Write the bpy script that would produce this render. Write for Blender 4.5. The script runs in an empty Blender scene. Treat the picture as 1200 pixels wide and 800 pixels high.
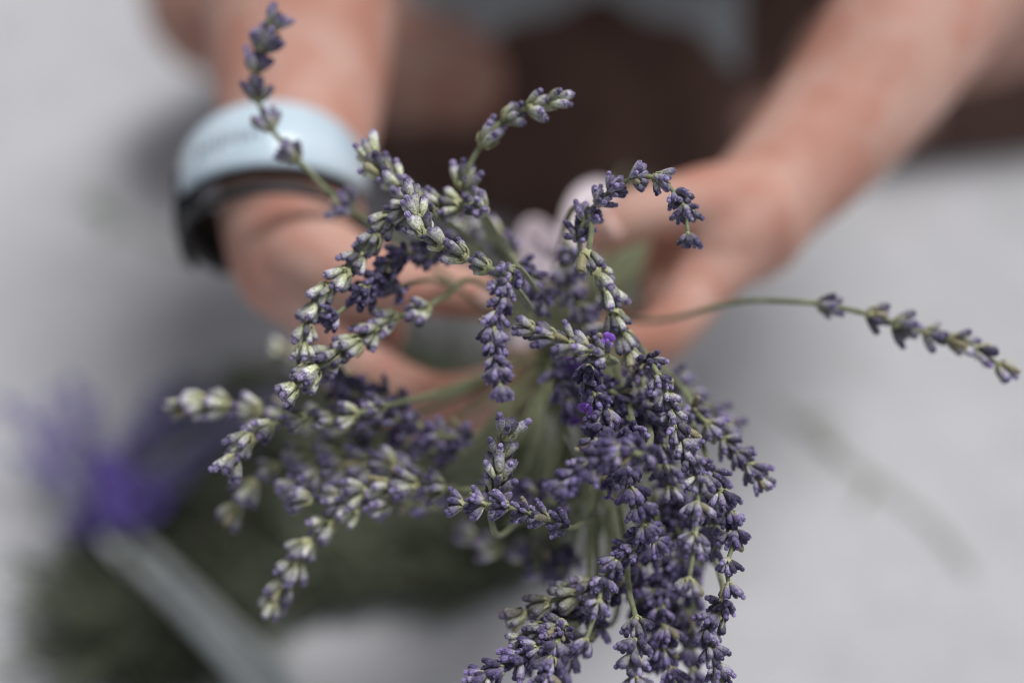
import bpy, bmesh, math, random
from mathutils import Vector, Matrix, Quaternion
R = math.radians
random.seed(11)
SC = bpy.context.scene
COL = SC.collection

# ------------------------------------------------------------------ camera
CAMZ = 0.75
PITCH = 50.0
cam_d = bpy.data.cameras.new('camera')
cam = bpy.data.objects.new('camera', cam_d); COL.objects.link(cam)
cam.location = (0, 0, CAMZ); cam.rotation_euler = (R(90 - PITCH), 0, 0)
cam_d.lens = 50; cam_d.sensor_width = 36; cam_d.clip_start = 0.02; cam_d.clip_end = 200
cam_d.dof.use_dof = True; cam_d.dof.focus_distance = 0.447; cam_d.dof.aperture_fstop = 1.95
cam_d.dof.aperture_blades = 0
SC.camera = cam
# ------------------------------------------------------------------ sky and sun (bright overcast shade)
SUN_EL, SUN_AZ = 68.0, 62.0          # azimuth measured from +y towards +x
w = bpy.data.worlds.new('World'); SC.world = w; w.use_nodes = True
nt = w.node_tree
bg = nt.nodes['Background']
sky = nt.nodes.new('ShaderNodeTexSky'); sky.sky_type = 'NISHITA'; sky.sun_disc = False
sky.sun_elevation = R(SUN_EL); sky.sun_rotation = R(SUN_AZ)
sky.air_density = 1.0; sky.dust_density = 1.5; sky.ozone_density = 1.0
hs = nt.nodes.new('ShaderNodeHueSaturation'); hs.inputs['Saturation'].default_value = 0.22   # white cloud cover
nt.links.new(sky.outputs[0], hs.inputs['Color'])
nt.links.new(hs.outputs[0], bg.inputs[0]); bg.inputs[1].default_value = 0.057
sd = bpy.data.lights.new('sun', 'SUN'); sd.energy = 2.1; sd.angle = R(20); sd.color = (1.0, 0.98, 0.965)
sun = bpy.data.objects.new('sun', sd); COL.objects.link(sun)
sdir = Vector((math.sin(R(SUN_AZ)) * math.cos(R(SUN_EL)), math.cos(R(SUN_AZ)) * math.cos(R(SUN_EL)), math.sin(R(SUN_EL))))
sun.rotation_euler = sdir.to_track_quat('Z', 'Y').to_euler(); sun.location = sdir * 3
SC.view_settings.view_transform = 'Standard'; SC.view_settings.look = 'None'
SC.view_settings.exposure = 0.56; SC.view_settings.gamma = 1
SC.render.engine = 'CYCLES'; SC.cycles.filter_width = 1.2

# ------------------------------------------------------------------ helpers
CF = Vector((0, math.cos(R(PITCH)), -math.sin(R(PITCH)))); CU = Vector((0, math.sin(R(PITCH)), math.cos(R(PITCH))))
def at(px, py, d):
    """point of the place seen at a pixel of the 1200x800 photograph, d metres in front of the lens"""
    return Vector((0, 0, CAMZ)) + d * (CF + Vector((1, 0, 0)) * ((px - 600) / 1200 * .72) + CU * ((400 - py) / 1200 * .72))
def ground_at(px, py, z=0.0):
    r = at(px, py, 1.0) - Vector((0, 0, CAMZ))
    return Vector((0, 0, CAMZ)) + r * ((z - CAMZ) / r.z)

def link(o, parent=None):
    COL.objects.link(o)
    if parent is not None: o.parent = parent
    return o
def tag(o, label=None, cat=None, group=None, kind=None):
    if label: o['label'] = label
    if cat: o['category'] = cat
    if group: o['group'] = group
    if kind: o['kind'] = kind
    return o
def empty(name, loc):
    o = bpy.data.objects.new(name, None); o.empty_display_size = 0.01; o.location = loc
    return link(o)
def mesh_from(name, verts, faces, mat, uvs=None, smooth=True):
    me = bpy.data.meshes.new(name); me.from_pydata([tuple(v) for v in verts], [], faces)
    if uvs:
        uv = me.uv_layers.new(name='UVMap')
        flat = []
        for l in me.loops: flat += uvs[l.vertex_index]
        uv.data.foreach_set('uv', flat)
    if smooth: me.polygons.foreach_set('use_smooth', [True] * len(me.polygons))
    if mat:
        for m in (mat if isinstance(mat, (list, tuple)) else [mat]): me.materials.append(m)
    me.update()
    return me
def catmull(pts, seg=6):
    """pts: list of tuples of any length -> smooth list"""
    n = len(pts); out = []
    if n == 2:
        return [tuple(a + (b - a) * k / seg for a, b in zip(*pts)) for k in range(seg + 1)]
    for i in range(n - 1):
        p0 = pts[max(i - 1, 0)]; p1 = pts[i]; p2 = pts[i + 1]; p3 = pts[min(i + 2, n - 1)]
        for k in range(seg):
            t = k / seg
            out.append(tuple(.5 * ((2 * b) + (-a + c) * t + (2 * a - 5 * b + 4 * c - d) * t * t + (-a + 3 * b - 3 * c + d) * t ** 3)
                             for a, b, c, d in zip(p0, p1, p2, p3)))
    out.append(tuple(pts[-1]))
    return out
def tube(pts, radii, sides=8, caps=True, flat=1.0, ref=None, round_ends=False):
    """tapered tube; returns verts, faces, uvs. flat squashes along the second frame axis"""
    P = [Vector(p) for p in pts]
    Rr = list(radii)
    if round_ends:
        d0 = (P[0] - P[1]).normalized(); d1 = (P[-1] - P[-2]).normalized()
        a = []; b = []
        for th in (80, 55, 28):
            a.append((P[0] + d0 * Rr[0] * math.sin(R(th)) * flat, Rr[0] * math.cos(R(th))))
        for th in (28, 55, 80):
            b.append((P[-1] + d1 * Rr[-1] * math.sin(R(th)) * flat, Rr[-1] * math.cos(R(th))))
        P = [x[0] for x in a] + P + [x[0] for x in b]
        Rr = [x[1] for x in a] + Rr + [x[1] for x in b]
    n = len(P); V = []; F = []; U = []
    T = []
    for i in range(n):
        t = P[min(i + 1, n - 1)] - P[max(i - 1, 0)]
        T.append(t.normalized() if t.length > 1e-9 else Vector((0, 0, 1)))
    nrm = (Vector(ref) if ref is not None else (Vector((0, 0, 1)) if abs(T[0].z) < .9 else Vector((1, 0, 0))))
    nrm = (nrm - T[0] * nrm.dot(T[0])).normalized()
    for i in range(n):
        nrm = (nrm - T[i] * nrm.dot(T[i])).normalized()
        b = T[i].cross(nrm)
        for k in range(sides):
            a = 2 * math.pi * k / sides
            V.append(P[i] + (b * math.cos(a) + nrm * math.sin(a) * flat) * Rr[i]); U.append([k / sides, i / (n - 1)])
    for i in range(n - 1):
        for k in range(sides):
            k2 = (k + 1) % sides
            F.append((i * sides + k, i * sides + k2, (i + 1) * sides + k2, (i + 1) * sides + k))
    if caps:
        F.append(tuple(range(sides - 1, -1, -1))); F.append(tuple((n - 1) * sides + k for k in range(sides)))
    return V, F, U
def merge(parts):
    V = []; F = []; U = []
    for v, f, u in parts:
        o = len(V); V += v; F += [tuple(i + o for i in q) for q in f]; U += u
    return V, F, U

# ------------------------------------------------------------------ materials
def new_mat(name):
    m = bpy.data.materials.new(name); m.use_nodes = True
    n = m.node_tree.nodes; l = m.node_tree.links
    return m, n, l, n['Principled BSDF']
def N(n, t, **kw):
    x = n.new(t)
    for k, v in kw.items(): setattr(x, k, v)
    return x
def mix(n, l, a, b, f, mode='MIX'):
    x = n.new('ShaderNodeMix'); x.data_type = 'RGBA'; x.blend_type = mode
    for s, v in ((6, a), (7, b), (0, f)):
        if hasattr(v, 'links') or hasattr(v, 'is_output'): l.new(v, x.inputs[s])
        elif isinstance(v, (int, float)): x.inputs[s].default_value = v
        else: x.inputs[s].default_value = (*v, 1)
    return x.outputs[2]
def ramp(n, l, fac, stops):
    x = n.new('ShaderNodeValToRGB'); e = x.color_ramp.elements
    while len(e) < len(stops): e.new(0.5)
    for q, (p, c) in zip(e, stops): q.position = p; q.color = (*c, 1) if len(c) == 3 else c
    l.new(fac, x.inputs[0]); return x.outputs[0]
def noise(n, l, scale, detail=3, coord='Object', rough=.55):
    tc = n.new('ShaderNodeTexCoord'); x = n.new('ShaderNodeTexNoise')
    x.inputs['Scale'].default_value = scale; x.inputs['Detail'].default_value = detail; x.inputs['Roughness'].default_value = rough
    l.new(tc.outputs[coord], x.inputs['Vector']); return x.outputs[0]
def bump(n, l, b, h, strength, dist):
    x = n.new('ShaderNodeBump'); x.inputs['Strength'].default_value = strength; x.inputs['Distance'].default_value = dist
    l.new(h, x.inputs['Height']); l.new(x.outputs[0], b.inputs['Normal'])

def bud_material():
    m, n, l, b = new_mat('lavender_bud')
    tc = n.new('ShaderNodeTexCoord'); sep = n.new('ShaderNodeSeparateXYZ'); l.new(tc.outputs['UV'], sep.inputs[0])
    oi = n.new('ShaderNodeObjectInfo'); sc = n.new('ShaderNodeSeparateColor'); l.new(oi.outputs['Color'], sc.inputs[0])
    nz = noise(n, l, 1400, 2); nz2 = noise(n, l, 420, 2)
    # position along the calyx, disturbed a little so the violet begins unevenly
    sh = N(n, 'ShaderNodeMath', operation='MULTIPLY_ADD'); l.new(nz2, sh.inputs[0]); sh.inputs[1].default_value = .30
    l.new(sep.outputs[1], sh.inputs[2])
    t = N(n, 'ShaderNodeMath', operation='SUBTRACT'); l.new(sh.outputs[0], t.inputs[0]); t.inputs[1].default_value = .15
    green = ramp(n, l, t.outputs[0], [(0.0, (.27, .30, .10)), (.24, (.47, .51, .25)), (.54, (.64, .67, .55)), (.70, (.38, .33, .47)), (.79, (.075, .045, .17)), (1.0, (.28, .21, .46))])
    viol = ramp(n, l, t.outputs[0], [(0.0, (.27, .30, .15)), (.17, (.44, .45, .37)), (.33, (.27, .22, .42)), (.62, (.125, .088, .30)), (.79, (.030, .018, .10)), (.88, (.16, .115, .35)), (1.0, (.32, .25, .56))])
    col = mix(n, l, green, viol, sc.outputs[0])
    # eight raised ribs, paler with wool; darker furrows
    rb = N(n, 'ShaderNodeMath', operation='MULTIPLY'); l.new(sep.outputs[0], rb.inputs[0]); rb.inputs[1].default_value = 2 * math.pi * 8
    co = N(n, 'ShaderNodeMath', operation='COSINE'); l.new(rb.outputs[0], co.inputs[0])
    mr = N(n, 'ShaderNodeMapRange'); l.new(co.outputs[0], mr.inputs[0]); mr.inputs[1].default_value = -1; mr.inputs[2].default_value = 1
    mr.inputs[3].default_value = 0; mr.inputs[4].default_value = .42
    col = mix(n, l, col, mix(n, l, (.47, .47, .45), (.42, .37, .52), sc.outputs[0]), mr.outputs[0])
    # woolly speckle
    sp = ramp(n, l, nz, [(.38, (.55, .55, .58)), (.5, (1, 1, 1)), (.66, (1.35, 1.35, 1.3))])
    col = mix(n, l, col, sp, .8, 'MULTIPLY')
    # bud to bud difference
    vr = ramp(n, l, sc.outputs[1], [(0, (.20, .19, .25)), (.5, (.68, .68, .70)), (1, (1.30, 1.30, 1.26))])
    col = mix(n, l, col, vr, 1.0, 'MULTIPLY')
    # dried yellowish ones
    col = mix(n, l, col, (.30, .27, .13), sc.outputs[2])
    l.new(col, b.inputs['Base Color'])
    b.inputs['Roughness'].default_value = .62; b.inputs['Specular IOR Level'].default_value = .35
    b.inputs['Sheen Weight'].default_value = .28; b.inputs['Sheen Roughness'].default_value = .4
    b.inputs['Sheen Tint'].default_value = (.9, .88, 1, 1)
    bump(n, l, b, nz, 1.0, .0005)
    return m
def plain(name, c1, c2, scale, rough, bumpd=0, bs=.5, stretch=None, spec=.4, detail=4, sheen=0):
    m, n, l, b = new_mat(name)
    tc = n.new('ShaderNodeTexCoord'); mp = n.new('ShaderNodeMapping'); x = n.new('ShaderNodeTexNoise')
    if stretch: mp.inputs['Scale'].default_value = stretch
    x.inputs['Scale'].default_value = scale; x.inputs['Detail'].default_value = detail
    l.new(tc.outputs['Object'], mp.inputs[0]); l.new(mp.outputs[0], x.inputs['Vector'])
    l.new(ramp(n, l, x.outputs[0], [(.32, c1), (.68, c2)]), b.inputs['Base Color'])
    b.inputs['Roughness'].default_value = rough; b.inputs['Specular IOR Level'].default_value = spec
    b.inputs['Sheen Weight'].default_value = sheen
    if bumpd: bump(n, l, b, x.outputs[0], bs, bumpd)
    return m
M_BUD = bud_material()
M_STEM = plain('lavender_stem', (.12, .135, .065), (.24, .265, .15), 260, .6, .0002, .5, sheen=.15)
M_BRACT = plain('lavender_bract', (.25, .26, .12), (.46, .46, .28), 500, .7, .0002)
M_OPEN = plain('open_corolla', (.15, .05, .38), (.24, .095, .52), 600, .55, .0001, sheen=.2)
M_LEAF = plain('dark_leaf', (.048, .055, .034), (.095, .108, .066), 60, .6, .0004)
M_LEAFY = plain('sage_leaf', (.085, .10, .055), (.15, .17, .10), 90, .6, .0003)
M_HAZEVIOLET = plain('violet_bloom', (.15, .125, .34), (.27, .23, .48), 200, .6)
M_PALESTEM = plain('sage_stem', (.48, .52, .51), (.66, .70, .70), 120, .6, .0003)
M_RIBBON = plain('violet_satin', (.060, .038, .20), (.12, .08, .34), 90, .45, .0003)
M_LILAC = plain('pale_lilac_ribbon', (.58, .50, .56), (.70, .62, .66), 70, .5, .0005)
M_CASE = plain('pale_blue_casing', (.50, .62, .71), (.60, .70, .78), 40, .24, 0, spec=.5)
M_BLACK = plain('black_rubber', (.010, .011, .013), (.020, .020, .022), 80, .5, .0003)
M_MARK = plain('grey_print', (.10, .13, .17), (.15, .18, .22), 80, .5)
M_NAVY = plain('navy_cotton', (.012, .013, .040), (.022, .023, .065), 500, .85, .0006, sheen=.2)
M_LAPSHADE = plain('painted_lap_shade', (.070, .034, .025), (.125, .068, .052), 14, .85, .0006, sheen=.1)  # shade on the legs put into the colour of the added lap sheet
M_SHIRT = plain('grey_cotton', (.26, .275, .285), (.34, .355, .365), 500, .85, .0006, sheen=.2)
M_HAIR = plain('brown_hair', (.03, .018, .010), (.08, .045, .025), 90, .5, .002, stretch=(1, 1, .1))
M_NAIL = plain('fingernail', (.55, .36, .32), (.62, .42, .38), 30, .3)
def skin_material():
    m, n, l, b = new_mat('skin')
    a = noise(n, l, 14, 4); c = noise(n, l, 700, 3); d = noise(n, l, 45, 5)
    col = ramp(n, l, a, [(.3, (.44, .262, .205)), (.7, (.55, .355, .295))])
    col = mix(n, l, col, ramp(n, l, d, [(.36, (.90, .64, .58)), (.6, (1.05, 1.04, 1.05))]), .8, 'MULTIPLY')
    l.new(col, b.inputs['Base Color'])
    b.inputs['Roughness'].default_value = .62; b.inputs['Specular IOR Level'].default_value = .32
    b.inputs['Subsurface Weight'].default_value = .35; b.inputs['Subsurface Radius'].default_value = (1, .32, .18)
    b.inputs['Subsurface Scale'].default_value = .006
    bump(n, l, b, c, .35, .0003)
    return m
M_SKIN = skin_material()
def ground_material():
    m, n, l, b = new_mat('pale_concrete')
    a = noise(n, l, 2.2, 4); c = noise(n, l, 240, 5); d = noise(n, l, 22, 5)
    col = ramp(n, l, a, [(.3, (.42, .425, .45)), (.7, (.53, .53, .555))])
    col = mix(n, l, col, ramp(n, l, d, [(.35, (.86, .87, .86)), (.6, (1.0, 1.0, 1.0))]), .7, 'MULTIPLY')
    col = mix(n, l, col, ramp(n, l, c, [(.35, (.75, .75, .74)), (.6, (1.03, 1.03, 1.03))]), .8, 'MULTIPLY')
    l.new(col, b.inputs['Base Color']); b.inputs['Roughness'].default_value = .85
    bump(n, l, b, c, .6, .001)
    return m
M_GROUND = ground_material()

# ------------------------------------------------------------------ setting: the ground
def build_ground():
    bm = bmesh.new(); S = 40; n = 40
    bmesh.ops.create_grid(bm, x_segments=n, y_segments=n, size=S)
    me = bpy.data.meshes.new('ground'); bm.to_mesh(me); bm.free(); me.materials.append(M_GROUND)
    o = link(bpy.data.objects.new('ground', me)); o['kind'] = 'structure'
build_ground()

# ------------------------------------------------------------------ lavender buds (shared meshes)
def lathe_bud(profile, sides=16, rib=.07, bend=0.0, teeth=False):
    V = []; F = []; U = []
    nr = len(profile)
    for i, (z, r, v) in enumerate(profile):
        cx = bend * (z / 6.0) ** 2
        for k in range(sides):
            a = 2 * math.pi * k / sides
            rr = r * (1 + (rib * (1 if k % 2 == 0 else -1) if i not in (0, nr - 1) and v < .78 else 0))
            zz = z + (.28 * (1 if k % 4 == 0 else (-.25)) if teeth and .72 < v < .80 else 0)
            V.append(Vector((cx + rr * math.cos(a), rr * math.sin(a), zz)) * .001); U.append([k / sides, v])
    for i in range(nr - 1):
        for k in range(sides):
            k2 = (k + 1) % sides
            F.append((i * sides + k, i * sides + k2, (i + 1) * sides + k2, (i + 1) * sides + k))
    F.append(tuple(range(sides - 1, -1, -1))); F.append(tuple((nr - 1) * sides + k for k in range(sides)))
    return V, F, U
P_CLOSED = [(0, .35, 0), (.5, .62, .06), (1.4, .92, .18), (2.6, 1.12, .34), (3.8, 1.24, .50), (4.9, 1.22, .64), (5.5, 1.10, .72), (5.85, .92, .78), (5.80, .62, .82), (6.1, .50, .88), (6.35, .3, .95), (6.45, .05, 1)]
P_KNOB = [(0, .35, 0), (.5, .60, .06), (1.5, .88, .2), (2.7, 1.08, .36), (3.9, 1.18, .52), (4.8, 1.20, .66), (5.25, 1.08, .74), (5.3, .78, .80), (5.7, .82, .85), (6.25, .95, .90), (6.75, .80, .95), (7.05, .42, .98), (7.12, .05, 1)]
P_YOUNG = [(0, .3, 0), (.5, .55, .08), (1.3, .80, .22), (2.3, .95, .40), (3.3, .98, .56), (4.1, .88, .68), (4.6, .66, .76), (4.9, .36, .84), (5.0, .05, .9)]
def open_flower():
    """calyx with an open two lipped corolla of five rounded lobes"""
    parts = [lathe_bud([(0, .35, 0), (.5, .6, .06), (1.5, .9, .2), (3.0, 1.1, .4), (4.6, 1.15, .64), (5.3, 1.0, .74), (5.3, .7, .78)], 16, .07, 0, True)]
    tubev = lathe_bud([(4.8, .6, .9), (6.5, .75, .9), (7.6, 1.0, .9)], 10, 0)
    lobes = []
    for ang, L, wd in ((60, 2.6, 1.5), (120, 2.6, 1.5), (-150, 2.0, 1.1), (-90, 2.2, 1.3), (-30, 2.0, 1.1)):
        a = R(ang); d = Vector((math.cos(a), math.sin(a), 0)); s = Vector((-math.sin(a), math.cos(a), 0)); V = []; F = []; U = []
        for i in range(5):
            t = i / 4; out = .9 + L * t; z = 7.5 + .9 * math.sin(t * 2.2); hw = wd * (.55 + .6 * math.sin(t * 2.6)) * (1 if i < 4 else .45)
            for k in (-1, -.4, .4, 1):
                V.append((d * out + s * hw * k + Vector((0, 0, z - .35 * k * k + .1 * math.sin(9 * t + k)))) * .001); U.append([0, .9])
        for i in range(4):
            for k in range(3): q = i * 4 + k; F.append((q, q + 1, q + 5, q + 4))
        lobes.append((V, F, U))
    c = merge([parts[0]]); o = merge([tubev] + lobes)
    V = c[0] + o[0]; nF = len(c[1]); F = c[1] + [tuple(i + len(c[0]) for i in q) for q in o[1]]; U = c[2] + o[2]
    me = mesh_from('open_flower', V, F, [M_BUD, M_OPEN], U)
    for i, p in enumerate(me.polygons): p.material_index = 0 if i < nF else 1
    return me
BUD = [mesh_from('bud', *_x[:2], M_BUD, _x[2]) for _x in (
    lathe_bud(P_CLOSED, 16, .07, .35, True), lathe_bud(P_CLOSED, 16, .06, -.4, True), lathe_bud(P_KNOB, 16, .07, .2, True), lathe_bud(P_KNOB, 16, .06, -.25, True))]
YOUNG = mesh_from('bud', *lathe_bud(P_YOUNG, 16, .06, .3)[:2], M_BUD, lathe_bud(P_YOUNG, 16, .06, .3)[2])
OPEN = open_flower()
BUDLOW = lathe_bud([(0, .4, 0), (1.4, .95, .18), (3.4, 1.25, .45), (5.4, 1.15, .72), (6.4, .1, 1)], 6, 0)

def whorl_mesh(rnd):
    """the green node of a whorl: short stalks and pointed papery bracts"""
    parts = []
    parts.append(tube([(0, 0, -.0010), (0, 0, 0), (0, 0, .0012)], [.0008, .0014, .0010], 8))
    for s in range(6):
        a = s * math.pi / 3 + rnd.uniform(-.3, .3); d = Vector((math.cos(a), math.sin(a), 0)); sd_ = Vector((-d.y, d.x, 0))
        L = .0042 * rnd.uniform(.7, 1.15); W = .0015 if s % 3 == 0 else .0008
        V = []; F = []; U = []
        for i in range(5):
            t = i / 4; c = d * (.0009 + L * .52 * math.sin(t * 1.5)) + Vector((0, 0, -.0006 + L * .9 * t * t * .8)); hw = W * math.sin(min(1, t * 1.25 + .25) * math.pi * .95) * (1 if i < 4 else .05)
            for th in (-1, 0, 1): V.append(c + sd_ * hw * th + d * (-.0004 * abs(th))); U.append([0, 0])
        for i in range(4):
            for k in range(2): q = i * 3 + k; F.append((q, q + 1, q + 4, q + 3))
        parts.append((V, F, U))
    v, f, u = merge(parts)
    return mesh_from('whorl', v, f, M_BRACT, u)
_r = random.Random(5)
WHORLS = [whorl_mesh(_r) for _ in range(5)]

def bud_layout(rnd, n, last=False, dense=1.0):
    """list of local matrices for the buds of one whorl, axis +Z towards the tip"""
    out = []
    ph = rnd.uniform(0, 6.28)
    for i in range(n):
        inner = (i % 3 == 2)
        a = ph + 2 * math.pi * i / n + rnd.uniform(-.22, .22)
        sp = R((rnd.uniform(12, 26) if inner else rnd.uniform(32, 58)) * (.8 if last else 1.0) * dense)
        s = rnd.uniform(.78, 1.05) * (.94 if inner else 1)
        base = Vector((math.cos(a), math.sin(a), 0)) * (.0007 if inner else .0012) + Vector((0, 0, .0012 if inner else rnd.uniform(-.0006, .0006)))
        q = Quaternion((-math.sin(a), math.cos(a), 0), sp) @ Quaternion((0, 0, 1), rnd.uniform(0, 6.28))
        out.append(Matrix.Translation(base) @ q.to_matrix().to_4x4() @ Matrix.Scale(s, 4))
    return out

GRIP = at(665, 385, .605)
GRIPDIR = (at(735, 300, .70) - GRIP).normalized()
NSPR = [0]
def sprig(label, whorls, d0, d1, purple=.7, size=1.0, stem=(), n=(10, 13), group='lavender sprigs held in the hands', opens=0, mid=None, dry=0.0, pend=True):
    """whorls: picture points base -> tip, depths run d0 -> d1 ; stem: (px,py,d) nodes before the first whorl"""
    rnd = random.Random(hash(tuple(whorls)) & 0xffff); NSPR[0] += 1
    nW = len(whorls)
    W = []
    for i, p in enumerate(whorls):
        t = i / max(nW - 1, 1); d = d0 + (d1 - d0) * t + ((mid or 0) * 4 * t * (1 - t)) + rnd.uniform(-.0015, .0015)
        W.append(at(p[0], p[1], d))
    off = Vector((rnd.uniform(-1, 1), rnd.uniform(-1, 1), rnd.uniform(-1, 1))); off -= GRIPDIR * off.dot(GRIPDIR); off *= .011
    g = GRIP + off
    foot = g + GRIPDIR * rnd.uniform(.13, .17) + off * .9
    S = [at(*s) for s in stem]
    if not S:
        # rise out of the grip and lean over into the first whorl
        first = W[0]; nxt = W[1] if nW > 1 else W[0] + Vector((0, 0, -.01))
        back = (first - nxt).normalized()
        S = [g - GRIPDIR * .03 + off * .5, first + back * .016]
    pts = [foot, g + GRIPDIR * .05, g] + S + W
    cm = catmull([tuple(p) for p in pts], 8)
    idx0 = len(pts) - nW
    root = empty('lavender_sprig', foot)
    tag(root, label, 'lavender', group)
    rad = []
    for i in range(len(cm)):
        t = i / (len(cm) - 1); rad.append((.00115 - .00045 * t) * size)
    rel = [Vector(p) - foot for p in cm]
    v, f, u = tube(rel, rad, 7, True)
    link(bpy.data.objects.new('stem', mesh_from('stem', v, f, M_STEM, u)), root)
    for i in range(nW):
        ci = min((idx0 + i) * 8, len(cm) - 1)
        t = Vector(cm[min(ci + 2, len(cm) - 1)]) - Vector(cm[max(ci - 2, 0)])
        t.normalize()
        last = (i == nW - 1)
        sc = size * (1.17 if purple < .6 else .95) * rnd.uniform(.90, 1.10) * (.95 if last else 1)
        wo = bpy.data.objects.new('whorl', WHORLS[rnd.randrange(5)])
        q = t.to_track_quat('Z', 'Y') @ Quaternion((0, 0, 1), rnd.uniform(0, 6.28))
        # whorl sits so that the buds are centred on the node
        wo.location = Vector(cm[ci]) - foot - t * .0026 * sc; wo.rotation_mode = 'QUATERNION'; wo.rotation_quaternion = q; wo.scale = (sc,) * 3
        link(wo, root)
        nb = rnd.randint(*n)
        nb = max(6, nb - 3) if purple < .55 else nb + 2
        for j, mtx in enumerate(bud_layout(rnd, nb, last, .62 if purple < .45 else (.8 if purple < .6 else 1.0))):
            op = opens and rnd.random() < opens
            me = OPEN if op else (YOUNG if (rnd.random() < .15 or (last and j % 3 == 2)) else BUD[rnd.randrange(4)])
            bo = bpy.data.objects.new('open_flower' if op else 'bud', me)
            bo.matrix_basis = mtx
            pv = min(1, max(0, purple - (.14 if purple < .5 else 0) + rnd.uniform(-.18, .18)))
            gv = rnd.random() ** (1.0 if purple < .84 else 1.9)
            bo.color = (pv, gv, .75 if rnd.random() < .03 else dry * rnd.random(), 1)
            link(bo, wo)
    return root

# ------------------------------------------------------------------ the held lavender, sprig by sprig
F0 = .447
sprig('tall sprig standing against the forearm above the watch, uppermost on the left', [(403, 240), (341, 178), (312, 142), (301, 107), (302, 72), (310, 46), (324, 24)], .500, .492, .55, 1.08, stem=[(560, 350, .57), (470, 285, .525)], n=(8, 10))
sprig('pale sprig reaching up and right over the dark lap', [(553, 238), (545, 207), (573, 158), (601, 134), (632, 123), (655, 117)], .475, .462, .25, 1.08, stem=[(610, 340, .56), (572, 270, .50)], n=(8, 10))
sprig('arched sprig curling over the right hand like a hook', [(680, 272), (690, 252), (705, 233), (722, 220), (748, 207), (775, 211), (796, 233), (803, 250), (807, 283)], .462, .440, .66, .92, stem=[(690, 350, .55), (680, 300, .48)], n=(9, 12))
sprig('sprig with a pale skirted top whorl hanging down behind the arched hook', [(689, 307), (706, 325), (713, 347), (722, 374), (733, 398), (742, 420)], .456, .462, .42, 1.02, stem=[(650, 330, .56), (668, 252, .49), (688, 244, .462), (693, 268, .456)])
sprig('pale green sprig whose tip touches the edge of the watch', [(560, 243), (528, 241), (502, 238), (478, 228), (460, 210), (444, 197), (431, 178)], .468, .470, .2, 1.12, stem=[(620, 360, .56), (590, 290, .50)])
sprig('sharp pale sprig running up and left from the hanging middle sprig', [(590, 322), (563, 311), (536, 297), (510, 282), (495, 267), (487, 246), (483, 226)], .438, .452, .35, 1.0, stem=[(650, 400, .54), (615, 350, .46)], n=(8, 10))
sprig('long sprig bowing down the left over the hand with the watch', [(497, 246), (470, 250), (450, 262), (434, 284), (417, 305), (398, 325), (379, 343), (367, 366), (358, 390), (357, 412)], .462, .462, .38, 1.0, stem=[(620, 370, .56), (560, 290, .50)])
sprig('dark violet sprig drooping under the bowed left sprigs', [(520, 292), (495, 298), (468, 300), (452, 316), (440, 330), (421, 345)], .485, .462, .88, 1.08, stem=[(610, 370, .56), (560, 300, .52)])
sprig('short sprig with a single violet tuft beside the long bowed sprig', [(462, 338), (430, 345), (388, 372)], .480, .462, .8, 1.05, stem=[(600, 380, .56), (520, 330, .52)])
sprig('sharp violet sprig dangling straight down in the middle', [(597, 322), (590, 340), (588, 358), (580, 375), (577, 393), (580, 409), (582, 426), (584, 440), (587, 461)], .440, .432, .82, .90, stem=[(655, 390, .54), (625, 335, .47), (606, 312, .445)], n=(10, 13))
sprig('greenish sprig pointing left into the dangling middle one', [(702, 413), (680, 407), (660, 399), (638, 390), (614, 382)], .440, .438, .5, .95, stem=[(690, 420, .53), (722, 424, .46)], n=(7, 9))
sprig('dense deep violet sprig with bright open flowers in the heart of the bunch', [(700, 404), (694, 422), (688, 438), (692, 455), (702, 470), (708, 488), (702, 506), (694, 524)], .455, .440, .95, .95, stem=[(690, 400, .54), (705, 385, .48)], opens=.035, n=(11, 15))
sprig('blurred near sprig bending left with a blunt violet head, closest to the camera', [(752, 530), (735, 526), (716, 528), (700, 538), (684, 550), (667, 562), (655, 574)], .425, .428, .92, 1.0, stem=[(710, 430, .53), (760, 500, .46)], n=(11, 15))
sprig('long lilac sprig down the right side ending in a bell of buds on bare stalk', [(763, 425), (775, 447), (784, 470), (790, 489), (797, 508), (806, 526), (815, 545), (820, 567), (816, 600), (814, 636), (806, 688)], .455, .432, .60, .95, stem=[(700, 380, .54), (740, 395, .485)])
sprig('sprig leaning out to the right edge of the bunch', [(815, 482), (836, 502), (854, 522), (870, 537), (884, 552), (893, 567)], .470, .462, .65, .98, stem=[(700, 390, .55), (785, 440, .50)], n=(9, 12))
sprig('violet sprig hanging down the right edge of the bunch', [(838, 560), (850, 585), (858, 608), (860, 632), (852, 664), (856, 692)], .455, .446, .85, .98, stem=[(710, 390, .55), (800, 480, .49)])
sprig('violet sprig descending in the middle right under the open flowers', [(742, 508), (738, 532), (736, 556), (744, 580), (752, 600), (760, 622), (776, 640)], .445, .440, .92, .95, stem=[(700, 390, .54), (735, 470, .47)], n=(11, 15))
sprig('sprig curving down to a lone bell of buds at the lower middle', [(748, 632), (733, 648), (717, 664), (706, 686), (700, 712), (684, 757)], .448, .436, .78, .95, stem=[(700, 400, .54), (752, 590, .46)])
sprig('lilac sprig at the bottom edge below the middle gap', [(747, 733), (744, 758), (742, 778), (745, 802), (747, 825)], .444, .440, .62, 1.0, stem=[(700, 430, .55), (730, 620, .48), (737, 690, .452)])
sprig('dark sprig at the bottom edge between the two right hand sprigs', [(778, 700), (774, 722), (782, 745), (779, 768), (790, 792), (796, 815)], .470, .455, .92, 1.0, stem=[(700, 430, .56), (770, 620, .49)])
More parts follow.
